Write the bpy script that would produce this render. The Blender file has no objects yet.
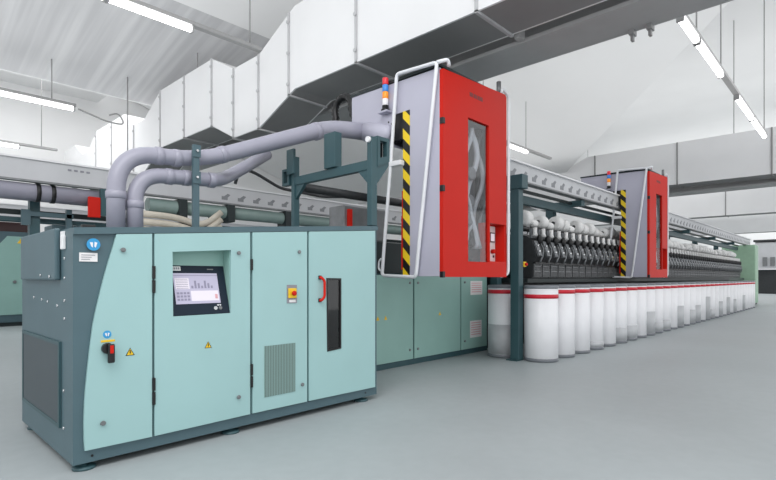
import bpy, bmesh, math, random
from mathutils import Vector, Matrix
random.seed(7)
SC = bpy.context.scene
COL = SC.collection
PI = math.pi

# ---------------------------------------------------------------- materials
def lin(c):
    return tuple(((v/255.0)/12.92 if v/255.0 <= 0.04045 else ((v/255.0+0.055)/1.055)**2.4) for v in c)

def mat(name, rgb, rough=0.5, metal=0.0, noise=0.0, scale=6.0, emit=None, strength=0.0, bump=0.0, spec=0.5):
    m = bpy.data.materials.new(name); m.use_nodes = True
    nt = m.node_tree; b = nt.nodes['Principled BSDF']
    c = lin(rgb)
    b.inputs['Base Color'].default_value = (*c, 1)
    b.inputs['Roughness'].default_value = rough
    b.inputs['Metallic'].default_value = metal
    b.inputs['Specular IOR Level'].default_value = spec
    if noise > 0 or bump > 0:
        tc = nt.nodes.new('ShaderNodeTexCoord')
        n = nt.nodes.new('ShaderNodeTexNoise'); n.inputs['Scale'].default_value = scale
        n.inputs['Detail'].default_value = 5
        nt.links.new(tc.outputs['Object'], n.inputs['Vector'])
        if noise > 0:
            r = nt.nodes.new('ShaderNodeValToRGB')
            r.color_ramp.elements[0].position = 0.3; r.color_ramp.elements[1].position = 0.7
            r.color_ramp.elements[0].color = (*[v*(1-noise) for v in c], 1)
            r.color_ramp.elements[1].color = (*[min(1, v*(1+noise)) for v in c], 1)
            nt.links.new(n.outputs['Fac'], r.inputs['Fac'])
            nt.links.new(r.outputs['Color'], b.inputs['Base Color'])
        if bump > 0:
            bp = nt.nodes.new('ShaderNodeBump'); bp.inputs['Strength'].default_value = bump
            bp.inputs['Distance'].default_value = 0.02
            nt.links.new(n.outputs['Fac'], bp.inputs['Height']); nt.links.new(bp.outputs['Normal'], b.inputs['Normal'])
    if emit:
        b.inputs['Emission Color'].default_value = (*lin(emit), 1)
        b.inputs['Emission Strength'].default_value = strength
    return m

M = {}
M['mint'] = mat('mint_paint', (158, 194, 194), .42, noise=.03, scale=2)
M['mint2'] = mat('mint_paint_old', (146, 184, 176), .45, noise=.04, scale=2)
M['teal'] = mat('teal_frame_paint', (76, 100, 108), .45, noise=.05, scale=3)
M['dteal'] = mat('dark_teal_paint', (52, 82, 88), .45, noise=.06, scale=3)
M['navy'] = mat('blue_black_bezel', (24, 36, 50), .45, noise=.05, spec=.25)
M['deep'] = mat('deep_green_black', (30, 42, 44), .5, noise=.1, scale=4)
M['green'] = mat('end_green_paint', (160, 194, 168), .5, noise=.05)
M['lilac'] = mat('lilac_grey_paint', (182, 181, 196), .45, noise=.03, scale=2)
M['pipe'] = mat('lilac_grey_plastic', (158, 157, 171), .35, noise=.04, scale=3)
M['red'] = mat('red_paint', (200, 34, 22), .5, noise=.03, scale=2, spec=.18)
M['spipe'] = mat('grey_green_pipe_paint', (130, 150, 146), .45, noise=.05)
M['inner'] = mat('robot_interior_grey', (120, 122, 126), .5, noise=.1)
M['seam'] = mat('seam_grey', (186, 186, 188), .5, noise=.05)
M['dred'] = mat('dark_red_print', (112, 40, 40), .5, noise=.03)
M['band'] = mat('red_band', (205, 28, 48), .45, noise=.04)
M['black'] = mat('black_plastic', (20, 20, 22), .4, noise=.1)
M['char'] = mat('charcoal_metal', (58, 60, 62), .45, .3, noise=.15, scale=12)
M['lgrey'] = mat('light_grey_metal', (112, 115, 118), .4, .2, noise=.15, scale=14)
M['mid'] = mat('mid_grey_metal', (128, 130, 132), .4, .4, noise=.12, scale=10)
M['chrome'] = mat('bright_metal', (210, 212, 214), .25, .8, noise=.05)
M['white'] = mat('white_paint', (232, 232, 234), .5, noise=.02)
M['tube'] = mat('white_tube_paint', (226, 228, 232), .35, noise=.02)
M['yarn'] = mat('white_yarn', (236, 235, 234), .9, noise=.04, scale=40, bump=.2)
M['can'] = mat('can_plastic', (240, 240, 243), .38, noise=.02, scale=5)
M['fill'] = mat('can_grey_fill', (190, 192, 195), .5, noise=.06, scale=6)
M['rim'] = mat('can_rim', (120, 124, 130), .4, noise=.1)
M['yellow'] = mat('yellow_plastic', (238, 196, 40), .45, noise=.03)
M['orange'] = mat('orange_lens', (246, 150, 40), .3, noise=.02, emit=(246, 150, 40), strength=.15)
M['rlens'] = mat('red_lens', (214, 50, 60), .3, noise=.02, emit=(214, 50, 60), strength=.15)
M['blens'] = mat('blue_lens', (60, 130, 205), .3, noise=.02, emit=(60, 130, 205), strength=.15)
M['wlens'] = mat('white_lens', (240, 238, 240), .3, noise=.02)
M['blue'] = mat('blue_sticker', (50, 150, 205), .5, noise=.02)
M['sheet'] = mat('white_sheet', (232, 230, 230), .6, noise=.02)
M['pink'] = mat('pink_print', (214, 160, 166), .6, noise=.04)
M['grey'] = mat('grey_print', (140, 140, 148), .6, noise=.04)
M['scr'] = mat('screen_glow', (150, 148, 166), .3, noise=.01, emit=(200, 192, 218), strength=.3)
M['scrw'] = mat('screen_white', (170, 166, 176), .3, noise=.01, emit=(246, 238, 246), strength=.4)
M['scrg'] = mat('screen_grey', (120, 118, 136), .3, noise=.01, emit=(160, 154, 180), strength=.2)
M['duct'] = mat('duct_white', (230, 230, 231), .6, noise=.03, scale=.8)
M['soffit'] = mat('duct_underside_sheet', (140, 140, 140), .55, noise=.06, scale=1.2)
M['steel'] = mat('galvanised_beam', (176, 176, 176), .5, .1, noise=.08, scale=1.5)
M['rail'] = mat('grey_rail_paint', (196, 197, 200), .45, noise=.04, scale=3)
M['railhole'] = mat('rail_hole_shade', (132, 134, 138), .5, noise=.05)
M['wall'] = mat('white_wall', (240, 240, 240), .8, noise=.02, scale=.6)
M['roof'] = mat('white_roof_panel', (240, 240, 240), .8, noise=.02, scale=.5)
M['beige'] = mat('beige_hose', (206, 198, 184), .6, noise=.06, scale=10)
M['brown'] = mat('brown_box', (70, 48, 48), .6, noise=.08)
M['lamp'] = mat('fluorescent_tube', (255, 255, 255), .4, noise=.01, emit=(255, 255, 255), strength=5.5)
M['housing'] = mat('luminaire_housing', (150, 150, 150), .5, noise=.05)

def floor_mat():
    m = mat('floor_epoxy', (166, 171, 174), .3)
    nt = m.node_tree; b = nt.nodes['Principled BSDF']
    tc = nt.nodes.new('ShaderNodeTexCoord')
    n1 = nt.nodes.new('ShaderNodeTexNoise'); n1.inputs['Scale'].default_value = .55; n1.inputs['Detail'].default_value = 6
    n2 = nt.nodes.new('ShaderNodeTexNoise'); n2.inputs['Scale'].default_value = 9; n2.inputs['Detail'].default_value = 6
    mx = nt.nodes.new('ShaderNodeMath'); mx.operation = 'MULTIPLY_ADD'; mx.inputs[1].default_value = .35
    nt.links.new(tc.outputs['Object'], n1.inputs['Vector']); nt.links.new(tc.outputs['Object'], n2.inputs['Vector'])
    nt.links.new(n2.outputs['Fac'], mx.inputs[0]); nt.links.new(n1.outputs['Fac'], mx.inputs[2])
    r = nt.nodes.new('ShaderNodeValToRGB')
    r.color_ramp.elements[0].position = .45; r.color_ramp.elements[1].position = .9
    r.color_ramp.elements[0].color = (*lin((154, 161, 163)), 1); r.color_ramp.elements[1].color = (*lin((166, 173, 175)), 1)
    nt.links.new(mx.outputs[0], r.inputs['Fac']); nt.links.new(r.outputs['Color'], b.inputs['Base Color'])
    rr = nt.nodes.new('ShaderNodeMapRange'); rr.inputs['To Min'].default_value = .42; rr.inputs['To Max'].default_value = .6
    nt.links.new(n1.outputs['Fac'], rr.inputs['Value']); nt.links.new(rr.outputs['Result'], b.inputs['Roughness'])
    return m
M['floor'] = floor_mat()

def ceiling_mat():                       # grey sheet ceiling with pale streaks along Y
    m = mat('ceiling_streaked', (190, 190, 192), .7)
    nt = m.node_tree; b = nt.nodes['Principled BSDF']
    tc = nt.nodes.new('ShaderNodeTexCoord'); mp = nt.nodes.new('ShaderNodeMapping')
    mp.inputs['Scale'].default_value = (5, .2, .2)
    n = nt.nodes.new('ShaderNodeTexNoise'); n.inputs['Scale'].default_value = 1.0; n.inputs['Detail'].default_value = 4
    r = nt.nodes.new('ShaderNodeValToRGB')
    r.color_ramp.elements[0].position = .4; r.color_ramp.elements[1].position = .72
    r.color_ramp.elements[0].color = (*lin((198, 198, 200)), 1); r.color_ramp.elements[1].color = (*lin((220, 220, 221)), 1)
    nt.links.new(tc.outputs['Object'], mp.inputs['Vector']); nt.links.new(mp.outputs[0], n.inputs['Vector'])
    nt.links.new(n.outputs['Fac'], r.inputs['Fac']); nt.links.new(r.outputs['Color'], b.inputs['Base Color'])
    return m
M['ceiling'] = ceiling_mat()

def stripes(name, k, c1, c2, f):
    """two-colour stripes; f = (fx, fy, fz) direction in object space, k = stripes per metre"""
    m = mat(name, c1, .45); nt = m.node_tree; b = nt.nodes['Principled BSDF']
    tc = nt.nodes.new('ShaderNodeTexCoord')
    d = nt.nodes.new('ShaderNodeVectorMath'); d.operation = 'DOT_PRODUCT'; d.inputs[1].default_value = tuple(v*k for v in f)
    fr = nt.nodes.new('ShaderNodeMath'); fr.operation = 'FRACT'
    gt = nt.nodes.new('ShaderNodeMath'); gt.operation = 'GREATER_THAN'; gt.inputs[1].default_value = .5
    mx = nt.nodes.new('ShaderNodeMix'); mx.data_type = 'RGBA'
    mx.inputs[6].default_value = (*lin(c1), 1); mx.inputs[7].default_value = (*lin(c2), 1)
    nt.links.new(tc.outputs['Object'], d.inputs[0]); nt.links.new(d.outputs['Value'], fr.inputs[0])
    nt.links.new(fr.outputs[0], gt.inputs[0]); nt.links.new(gt.outputs[0], mx.inputs[0])
    nt.links.new(mx.outputs[2], b.inputs['Base Color'])
    return m
M['hazard'] = stripes('hazard_tape', 4.2, (240, 206, 30), (18, 18, 18), (0, 1, -1))
M['vent'] = stripes('vent_slots', 62, (132, 160, 154), (88, 108, 106), (1, 0, 0))
M['mesh'] = stripes('vent_mesh', 60, (50, 60, 66), (66, 78, 84), (0, .7, .7))

def glass(name, tint, alpha, rough=.05):
    m = bpy.data.materials.new(name); m.use_nodes = True; nt = m.node_tree
    nt.nodes.clear()
    out = nt.nodes.new('ShaderNodeOutputMaterial')
    t = nt.nodes.new('ShaderNodeBsdfTransparent'); t.inputs[0].default_value = (*lin(tint), 1)
    g = nt.nodes.new('ShaderNodeBsdfGlossy'); g.inputs['Roughness'].default_value = rough
    mx = nt.nodes.new('ShaderNodeMixShader'); mx.inputs[0].default_value = alpha
    nt.links.new(t.outputs[0], mx.inputs[1]); nt.links.new(g.outputs[0], mx.inputs[2]); nt.links.new(mx.outputs[0], out.inputs[0])
    return m
M['glass'] = glass('robot_window_glass', (238, 240, 242), .09)
M['dglass'] = glass('dark_window_glass', (150, 155, 160), .08)

# ---------------------------------------------------------------- builders
ORI = {}
class MB:
    def __init__(self):
        self.bm = bmesh.new(); self.mi = 0
    def _faces(self, n0):
        for f in self.bm.faces:
            if f not in n0: f.material_index = self.mi
    def slot(self, i): self.mi = i; return self
    def hull8(self, v, bev=0):
        n0 = set(self.bm.faces)
        b = [self.bm.verts.new(p) for p in v]
        fs = []
        for q in ((0, 3, 2, 1), (4, 5, 6, 7), (0, 1, 5, 4), (1, 2, 6, 5), (2, 3, 7, 6), (3, 0, 4, 7)):
            fs.append(self.bm.faces.new([b[i] for i in q]))
        if bev > 0:
            es = list({e for f in fs for e in f.edges})
            bmesh.ops.bevel(self.bm, geom=es, offset=bev, segments=2, affect='EDGES', profile=.5)
        self._faces(n0); return self
    def box(self, x0, x1, y0, y1, z0, z1, bev=0, mx=None):
        v = [Vector(p) for p in ((x0, y0, z0), (x1, y0, z0), (x1, y1, z0), (x0, y1, z0), (x0, y0, z1), (x1, y0, z1), (x1, y1, z1), (x0, y1, z1))]
        if mx: v = [mx @ p for p in v]
        return self.hull8(v, bev)
    def prism(self, pts, a0, a1, axis='y', mx=None):
        """polygon extruded along an axis: 'y' pts=(x,z); 'x' pts=(y,z); 'z' pts=(x,y)"""
        n0 = set(self.bm.faces)
        def P(p, a):
            v = Vector((p[0], a, p[1])) if axis == 'y' else Vector((a, p[0], p[1])) if axis == 'x' else Vector((p[0], p[1], a))
            return mx @ v if mx else v
        A = [self.bm.verts.new(P(p, a0)) for p in pts]; B = [self.bm.verts.new(P(p, a1)) for p in pts]
        self.bm.faces.new(A); self.bm.faces.new(list(reversed(B)))
        n = len(pts)
        for i in range(n):
            j = (i+1) % n; self.bm.faces.new([A[j], A[i], B[i], B[j]])
        self._faces(n0); return self
    def ring(self, out, inn, a0, a1, axis='y'):
        n = len(out)
        for i in range(n):
            j = (i+1) % n
            self.prism([out[i], out[j], inn[j], inn[i]], a0, a1, axis)
        return self
    def tube(self, pts, r, n=10, closed=False, cap=True):
        n0 = set(self.bm.faces)
        pts = [Vector(p) for p in pts]; rings = []
        N = len(pts); up = None
        for i, p in enumerate(pts):
            if closed: d = (pts[(i+1) % N]-pts[i-1])
            else: d = pts[min(i+1, N-1)]-pts[max(i-1, 0)]
            d.normalize()
            if up is None:
                up = Vector((0, 0, 1)) if abs(d.z) < .9 else Vector((1, 0, 0))
            s = d.cross(up).normalized(); up = s.cross(d).normalized()
            rr = r[i] if isinstance(r, (list, tuple)) else r
            rings.append([self.bm.verts.new(p + rr*(math.cos(2*PI*k/n)*s + math.sin(2*PI*k/n)*up)) for k in range(n)])
        for i in range(N if closed else N-1):
            a, b = rings[i], rings[(i+1) % N]
            for k in range(n):
                f = self.bm.faces.new([a[k], a[(k+1) % n], b[(k+1) % n], b[k]]); f.smooth = True
        if cap and not closed:
            self.bm.faces.new(rings[0]); self.bm.faces.new(list(reversed(rings[-1])))
        self._faces(n0); return self
    def lathe(self, prof, c, axis='z', n=20):
        """profile of (r, h) about an axis through c; starts and ends capped"""
        n0 = set(self.bm.faces); c = Vector(c); rings = []
        for r, h in prof:
            ring = []
            for k in range(n):
                a = 2*PI*k/n; u, v = r*math.cos(a), r*math.sin(a)
                ring.append(self.bm.verts.new(c + (Vector((u, v, h)) if axis == 'z' else Vector((h, u, v)) if axis == 'x' else Vector((v, h, u)))))
            rings.append(ring)
        for a, b in zip(rings, rings[1:]):
            for k in range(n):
                f = self.bm.faces.new([a[k], a[(k+1) % n], b[(k+1) % n], b[k]]); f.smooth = True
        self.bm.faces.new(list(reversed(rings[0]))); self.bm.faces.new(rings[-1])
        self._faces(n0); return self
    def build(self, name, m, parent=None, label=None):
        bm = self.bm
        bmesh.ops.recalc_face_normals(bm, faces=bm.faces)
        if parent is not None: o0 = ORI[parent.name]
        else:
            xs = [v.co for v in bm.verts]
            o0 = Vector(((min(v.x for v in xs)+max(v.x for v in xs))/2, (min(v.y for v in xs)+max(v.y for v in xs))/2, min(v.z for v in xs)))
        bmesh.ops.translate(bm, verts=bm.verts, vec=-o0)
        me = bpy.data.meshes.new(name); bm.to_mesh(me); bm.free()
        for mm in (m if isinstance(m, list) else [m]): me.materials.append(mm)
        o = bpy.data.objects.new(name, me); COL.objects.link(o)
        if parent is not None: o.parent = parent
        else: o.location = o0
        ORI[o.name] = o0
        if label: o['label'] = label
        return o

def tag(o, label, cat, group=None, kind=None):
    o['label'] = label; o['category'] = cat
    if group: o['group'] = group
    if kind: o['kind'] = kind
    return o
def thing(name, label, cat, loc, group=None):
    o = bpy.data.objects.new(name, None); COL.objects.link(o); o.location = loc; o.empty_display_size = .1
    ORI[o.name] = Vector(loc)
    return tag(o, label, cat, group)
def struct(o, label=None):
    o['kind'] = 'structure'
    if label: o['label'] = label
    return o
def dup(root, off, label=None, group=None):
    r = root.copy(); COL.objects.link(r); r.location = root.location + Vector(off)
    if label: r['label'] = label
    if group: r['group'] = group
    for ch in root.children:
        c = ch.copy(); COL.objects.link(c); c.parent = r
        for g in ch.children:
            d = g.copy(); COL.objects.link(d); d.parent = c
    return r

def smooth_path(pts, rad, seg=6, closed=False):
    """polyline with rounded corners"""
    pts = [Vector(p) for p in pts]; out = []; N = len(pts)
    for i, p in enumerate(pts):
        if not closed and i in (0, N-1): out.append(p); continue
        a, b = pts[i-1], pts[(i+1) % N]
        da, db = (a-p), (b-p)
        q = min(rad, da.length*.48, db.length*.48)
        p0, p1 = p+da.normalized()*q, p+db.normalized()*q
        for k in range(seg+1):
            t = k/seg; out.append((1-t)**2*p0 + 2*t*(1-t)*p + t*t*p1)
    return out

ORD = ['first', 'second', 'third', 'fourth', 'fifth', 'sixth', 'seventh', 'eighth', 'ninth', 'tenth', 'eleventh', 'twelfth',
       'thirteenth', 'fourteenth', 'fifteenth', 'sixteenth', 'seventeenth', 'eighteenth', 'nineteenth', 'twentieth']

# ---------------------------------------------------------------- setting
H = 1.25
struct(MB().box(-8, 70, -8, 23, -.1, 0).build('floor', M['floor']), 'grey smooth factory floor')
struct(MB().box(-8, 70, 22, 22.2, 0, 10).build('wall_left', M['wall']), 'white far wall behind the machines')
struct(MB().box(66, 66.2, -8, 22, 0, 10).build('wall_far', M['wall']), 'white end wall of the hall')
def slab(x0, x1, ya, za, yb, zb, t=.08):
    return MB().prism([(ya, za), (yb, zb), (yb, zb+t), (ya, za+t)], x0, x1, 'x')
struct(slab(-8, 6.4, 9.6, 6.58, 13.6, 5.8).build('ceiling', M['ceiling']), 'pale grey streaked sloping roof surface')
struct(slab(-8, 6.4, 1.5, 9.0, 9.6, 6.58).build('ceiling', M['roof']), 'white sloping roof panel above the top left luminaire')
struct(MB().box(-8, 6.4, 13.6, 22, 8.2, 8.3).build('ceiling', M['roof']), 'white hall ceiling at the far left')
struct(MB().box(-8, 6.4, 13.6, 13.68, 5.8, 8.2).build('trim_1', M['roof']), 'white riser between the two roof levels')
struct(MB().box(6.4, 66, -1.5, 22, 9.4, 9.5).build('ceiling', M['roof']), 'white hall ceiling beyond the large air duct')

def roof_z(x): return 10.97-.31*x
rp = [(18.4, 8.2), (12.7, 2.18), (10.5, -.1), (6.5, -.1), (6.5, 21.9), (18.4, 21.9)]
mb = MB()
A = [mb.bm.verts.new((x, y, roof_z(x))) for x, y in rp]; B = [mb.bm.verts.new((x, y, roof_z(x)+.12)) for x, y in rp]
mb.bm.faces.new(A); mb.bm.faces.new(list(reversed(B)))
for i in range(6):
    j = (i+1) % 6; mb.bm.faces.new([A[i], A[j], B[j], B[i]])
struct(mb.build('ceiling', M['roof']), 'white sloping roof panel ending in a diagonal fold')

# ---- air ducts along Y
def duct(X, w, z0, z1, y0, y1, jogs, seams, label, far, hang=(-4, 3, 12), hx=.4, ztop=9.4):
    t = thing('air_duct', label, 'air duct', (X+w/2, (y0+y1)/2, z0), 'large white air ducts under the ceiling')
    ys = [y0]; dz = [0]
    for a, b, c, d in jogs:
        ys += [a, b, c, d]; dz += [.07, -.36, -.36, .05]
    ys.append(y1); dz.append(.05 if jogs else 0)
    lo = [(y, z0+q) for y, q in zip(ys, dz)]; hi = [(y, z1+q*1.1) for y, q in zip(ys, dz)]
    MB().prism(lo + list(reversed(hi)), X, X+.03, 'x').build('side_sheet', M['duct'], t)
    MB().prism(lo + list(reversed(hi)), X+w-.03, X+w, 'x').build('side_sheet', M['duct'], t)
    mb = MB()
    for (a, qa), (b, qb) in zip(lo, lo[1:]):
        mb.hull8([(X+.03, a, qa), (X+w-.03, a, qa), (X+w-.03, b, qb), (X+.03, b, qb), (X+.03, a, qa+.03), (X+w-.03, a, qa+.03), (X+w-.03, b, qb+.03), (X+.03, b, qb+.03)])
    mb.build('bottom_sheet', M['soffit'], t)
    mb = MB()
    for (a, qa), (b, qb) in zip(hi, hi[1:]):
        mb.hull8([(X+.03, a, qa-.03), (X+w-.03, a, qa-.03), (X+w-.03, b, qb-.03), (X+.03, b, qb-.03), (X+.03, a, qa), (X+w-.03, a, qa), (X+w-.03, b, qb), (X+.03, b, qb)])
    mb.build('top_sheet', M['duct'], t)
    def at(prof, y):
        for (a, qa), (b, qb) in zip(prof, prof[1:]):
            if a <= y <= b: return qa + (qb-qa)*(y-a)/(b-a)
        return prof[-1][1]
    for y in seams:
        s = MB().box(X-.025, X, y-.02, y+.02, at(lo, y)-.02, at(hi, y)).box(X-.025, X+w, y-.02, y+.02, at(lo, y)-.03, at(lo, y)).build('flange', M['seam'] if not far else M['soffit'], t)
        if not far:
            b = MB()
            for q in (.12, .5, .88):
                zz = at(lo, y)*(1-q)+at(hi, y)*q
                b.lathe([(.03, -.045), (.03, -.02)], (X, y, zz), 'x', 8)
            b.build('bolts', M['seam'], s)
    for y in hang:
        MB().tube([(X+hx, y, at(hi, y)-.02), (X+hx, y, ztop)], .012, 6).build('hanger_rod', M['housing'], t)
    return t
duct(4.9, .8, 4.3, 5.66, -2.5, 20.5, [(6.8, 7.88, 8.76, 9.63), (12.2, 13.2, 13.9, 14.6), (17.0, 17.8, 18.4, 19.2)],
     [1.6, 3.25, 5.3, 6.95, 7.88, 8.76, 9.63, 10.9, 12.2, 13.9, 15.6, 17.0],
     'long white air duct nearest the camera, its underside dropping in stepped jogs', False, (10.9,), .3, 6.35)
duct(18.6, .8, 4.3, 5.68, -6, 20, [(7.5, 8.6, 9.4, 10.3)], [-3, -.5, 2, 4.5, 7.2],
     'white air duct crossing the hall just right of the second red robot', True)
duct(29.5, .8, 4.3, 5.6, -8, 20, [(7.5, 8.6, 9.4, 10.3)], [-5, -2.5, 0, 2.5, 5],
     'white air duct crossing the hall above the green machine end', True)
duct(41, .8, 4.3, 5.6, -8, 20, [], [-4, 0, 4],
     'most distant white air duct crossing the hall at right', True)

def beam(X0, X1, z, y0, y1, label):
    t = thing('steel_beam', label, 'beam', ((X0+X1)/2, (y0+y1)/2, z), 'steel beams beside the air ducts')
    MB().box(X0, X1, y0, y1, z, z+.05).build('lower_flange', M['steel'], t)
    MB().box((X0+X1)/2-.04, (X0+X1)/2+.04, y0, y1, z+.05, z+.55).build('web', M['steel'], t)
    MB().box(X0, X1, y0, y1, z+.55, z+.6).build('upper_flange', M['steel'], t)
    return t
b = beam(5.86, 6.55, 4.28, -2.4, 20.4, 'grey steel beam running beside the near air duct above the red robot')
for y in (1.86, 2.06, 5.1):
    MB().box(6.44, 6.56, y-.03, y+.03, 4.22, 4.28).box(6.47, 6.53, y-.015, y+.015, 4.15, 4.22).build('bracket', M['housing'], b)
for y in (3.2, 4.6, 6.2):
    MB().box(5.73, 5.86, y-.04, y+.04, 4.3, 4.5).build('spacer', M['steel'], b)
beam(19.5, 20.3, 4.2, -5.8, 18, 'grey steel beam behind the middle air duct at right')

# ---- fluorescent luminaires along X
def luminaire(x0, x1, y, z, tubes, label, tray=None, drops=(), ztop=8.2):
    t = thing('ceiling_light', label, 'light', ((x0+x1)/2, y, z), 'fluorescent luminaires hanging from the roof')
    MB().box(x0, x1, y-.05, y+.05, z+.05, z+.11).build('housing', M['housing'], t)
    for a, b in tubes:
        MB().tube([(a, y, z), (b, y, z)], .045, 10).build('tube', M['lamp'], t)
        MB().box(a-.03, a, y-.05, y+.05, z-.05, z+.06).build('socket', M['housing'], t)
        MB().box(b, b+.03, y-.05, y+.05, z-.05, z+.06).build('socket', M['housing'], t)
    for d in drops:
        MB().tube([(d, y, z+.11), (d, y, ztop)], .012, 6).build('suspension_rod', M['housing'], t)
    return t
luminaire(.3, 3.25, 12.7, 5.0, [(.35, 1.75), (1.8, 3.2)], 'fluorescent light hanging at left edge below streaked ceiling', drops=(.6, 2.8), ztop=5.98)
luminaire(1.0, 4.6, 7.35, 5.0, [(1.05, 2.2), (2.27, 3.4)], 'bright fluorescent light on a long tray at top left beside the duct', drops=(1.3, 4.4), ztop=7.25)
luminaire(8.1, 16.6, 1.93, 5.0, [(8.15, 9.06), (9.17, 10.94), (12.53, 14.4), (14.5, 16.5)], 'row of fluorescent tubes with a gap, hanging at top right', drops=(9.1, 10.95, 16.45), ztop=9.4)
luminaire(1.0, 4.0, 17.5, 5.0, [(1.2, 3.05)], 'farthest fluorescent light low at left edge near the far wall', drops=(1.6, 3.6))
luminaire(11.2, 15.2, 7.3, 5.0, [(11.25, 12.4), (12.5, 13.65)], 'fluorescent light just right of the first red robot door', drops=(11.3, 13.6), ztop=6.5)
luminaire(-3, 1.2, 3.0, 5.2, [(-2.9, -.9), (-.8, 1.1)], 'added unseen fluorescent light above the walkway beside the control cabinet', drops=(-2.5, .8))  # added luminaire out of view, for extra light on this side
tag(MB().tube([(4.3, 12.6, 3.6), (4.3, 12.6, 6.0)], .014, 6).build('hanging_rod', M['housing']), 'thin grey hanging rod beside the hooked cable left of the duct', 'rod')
tag(MB().tube(smooth_path([(3.3, 12.7, 5.02), (3.9, 12.65, 4.85), (4.25, 12.6, 4.85), (4.1, 12.6, 5.1), (3.9, 12.6, 5.0)], .2), .018, 6).build('cable', M['housing']),
    'grey cable hooking from the left luminaire to the hanging rod', 'cable')

# ---------------------------------------------------------------- control cabinet
def top_z(x): return 1.572 + (x-.92)*(1.786-1.572)/2.74
def dtop(x): return top_z(x)-.048
YF = 3.635
cab = thing('control_cabinet', 'mint green control cabinet with dark teal frame and tilted touchscreen in front', 'cabinet', (2.29, 4.38, 0))
X0, X1, YB = .92, 3.66, 5.13
mb = MB()
mb.prism([(X0, .05), (X1, .05), (X1, .128), (X0, .128)], YF+.02, YF+.08)
mb.prism([(X0, dtop(X0)+.004), (X1, dtop(X1)+.004), (X1, top_z(X1)), (X0, top_z(X0))], YF, YF+.08)
mb.prism([(X0, .128), (1.2, .128), (1.2, dtop(1.2)+.004), (X0, dtop(X0)+.004)], YF+.02, YF+.08)
for a, bb in ((1.395, 1.425), (2.172, 2.207), (2.748, 2.783), (3.612, X1)):
    mb.prism([(a, .128), (bb, .128), (bb, dtop(bb)+.004), (a, dtop(a)+.004)], YF+.02, YF+.08)
mb.build('front_frame', M['teal'], cab)
MB().box(X0, X0+.03, YF+.08, YB, .05, 1.572).build('side_panel', M['teal'], cab)
MB().prism([(YF+.08, .05), (YB, .05), (YB, 1.786), (YF+.08, 1.786)], X1-.03, X1, 'x').build('side_panel', M['dteal'], cab)
MB().prism([(X0+.03, 1.545), (X1-.03, 1.755), (X1-.03, 1.783), (X0+.03, 1.574)], YF+.08, YB).build('top_panel', M['teal'], cab)
MB().prism([(X0+.03, .05), (X1-.03, .05), (X1-.03, 1.75), (X0+.03, 1.54)], YB-.03, YB).build('back_panel', M['dteal'], cab)
MB().box(X0+.03, X1-.03, YF+.08, YB-.03, .05, .09).build('floor_panel', M['dteal'], cab)

def lockknob(door, x, z, y=YF):
    MB().lathe([(.016, -.012), (.016, 0)], (x, y, z), 'y', 12).box(x-.02, x+.006, y-.02, y-.012, z-.006, z+.006).build('lock', M['mid'], door)
def hinge(door, x, zs):
    for z in zs:
        MB().box(x-.011, x+.011, YF-.012, YF+.02, z-.045, z+.045, .003).build('hinge', M['black'], door)
def triangle(par, x, z, s=.03, y=YF):
    o = MB()
    o.slot(1).prism([(x-s, z-s*.8), (x+s, z-s*.8), (x, z+s)], y-.002, y)
    q = s*.72
    o.slot(0).prism([(x-q, z-q*.8-.002), (x+q, z-q*.8-.002), (x, z+q)], y-.004, y-.002)
    o.slot(1).prism([(x-.003, z+.012), (x+.004, z+.012), (x+.001, z-.003), (x-.005, z-.003)], y-.006, y-.004)
    o.slot(1).prism([(x-.001, z-.001), (x+.005, z-.001), (x-.003, z-.017)], y-.006, y-.004)
    return o.build('warning_sign', [M['yellow'], M['black']], par, 'yellow warning triangle')
# door with the curved edge
ce = [(1.171, dtop(1.171)), (1.148, 1.45), (1.125, 1.37), (1.096, 1.26), (1.071, 1.151), (1.048, 1.045), (1.029, .944), (1.012, .80), (.998, .662), (.986, .53), (.98, .433), (.977, .32), (.978, .208), (.983, .136)]
d1 = MB().prism(ce + [(1.402, .132), (1.402, dtop(1.402))], YF-.002, YF+.018).build('door', M['mint'], cab, 'mint door with a curved left edge and rotary switch')
lockknob(d1, 1.211, 1.44); lockknob(d1, 1.088, .294)
triangle(d1, 1.256, .744)
rs = MB(); x, z = 1.112, .785
rs.slot(0).lathe([(.034, -.03), (.036, -.02), (.036, 0)], (x, YF, z), 'y', 20)
rs.slot(0).box(x-.008, x+.034, YF-.055, YF-.03, z-.095, z+.03, .008)
rs.slot(1).box(x+.003, x+.024, YF-.058, YF-.053, z-.03, z+.022)
rs.build('rotary_switch', [M['black'], M['red']], d1, 'black rotary main switch with red mark')
MB().box(1.075, 1.16, YF-.004, YF-.001, .826, .84).build('switch_plate', M['yellow'], d1, 'thin yellow lettered strip above the switch')
def blue_sticker(par, x, z, r):
    o = MB(); o.slot(0).lathe([(r, -.003), (r, 0)], (x, YF, z), 'y', 20)
    o.slot(1).prism([(x-r*.55, z+r*.35), (x-r*.1, z+r*.35), (x-r*.1, z-r*.5), (x-r*.35, z-r*.3)], YF-.005, YF-.003)
    o.slot(1).prism([(x+r*.15, z+r*.45), (x+r*.55, z+r*.3), (x+r*.3, z-r*.5), (x+r*.1, z-r*.3)], YF-.005, YF-.003)
    return o.build('round_sticker', [M['blue'], M['white']], par, 'round blue sticker with white figure')
blue_sticker(d1, 1.113, .876, .026)
blue_sticker(cab, 1.032, 1.468, .04)
o = MB(); o.slot(0).box(.955, 1.06, YF+.014, YF+.02, 1.357, 1.414)
for k, (a, w) in enumerate(((.965, .08), (.965, .06), (.965, .05))):
    o.slot(1).box(a, a+w, YF+.012, YF+.014, 1.397-k*.014, 1.401-k*.014)
o.build('data_label', [M['sheet'], M['grey']], cab, 'white data label with grey print lines')
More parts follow.
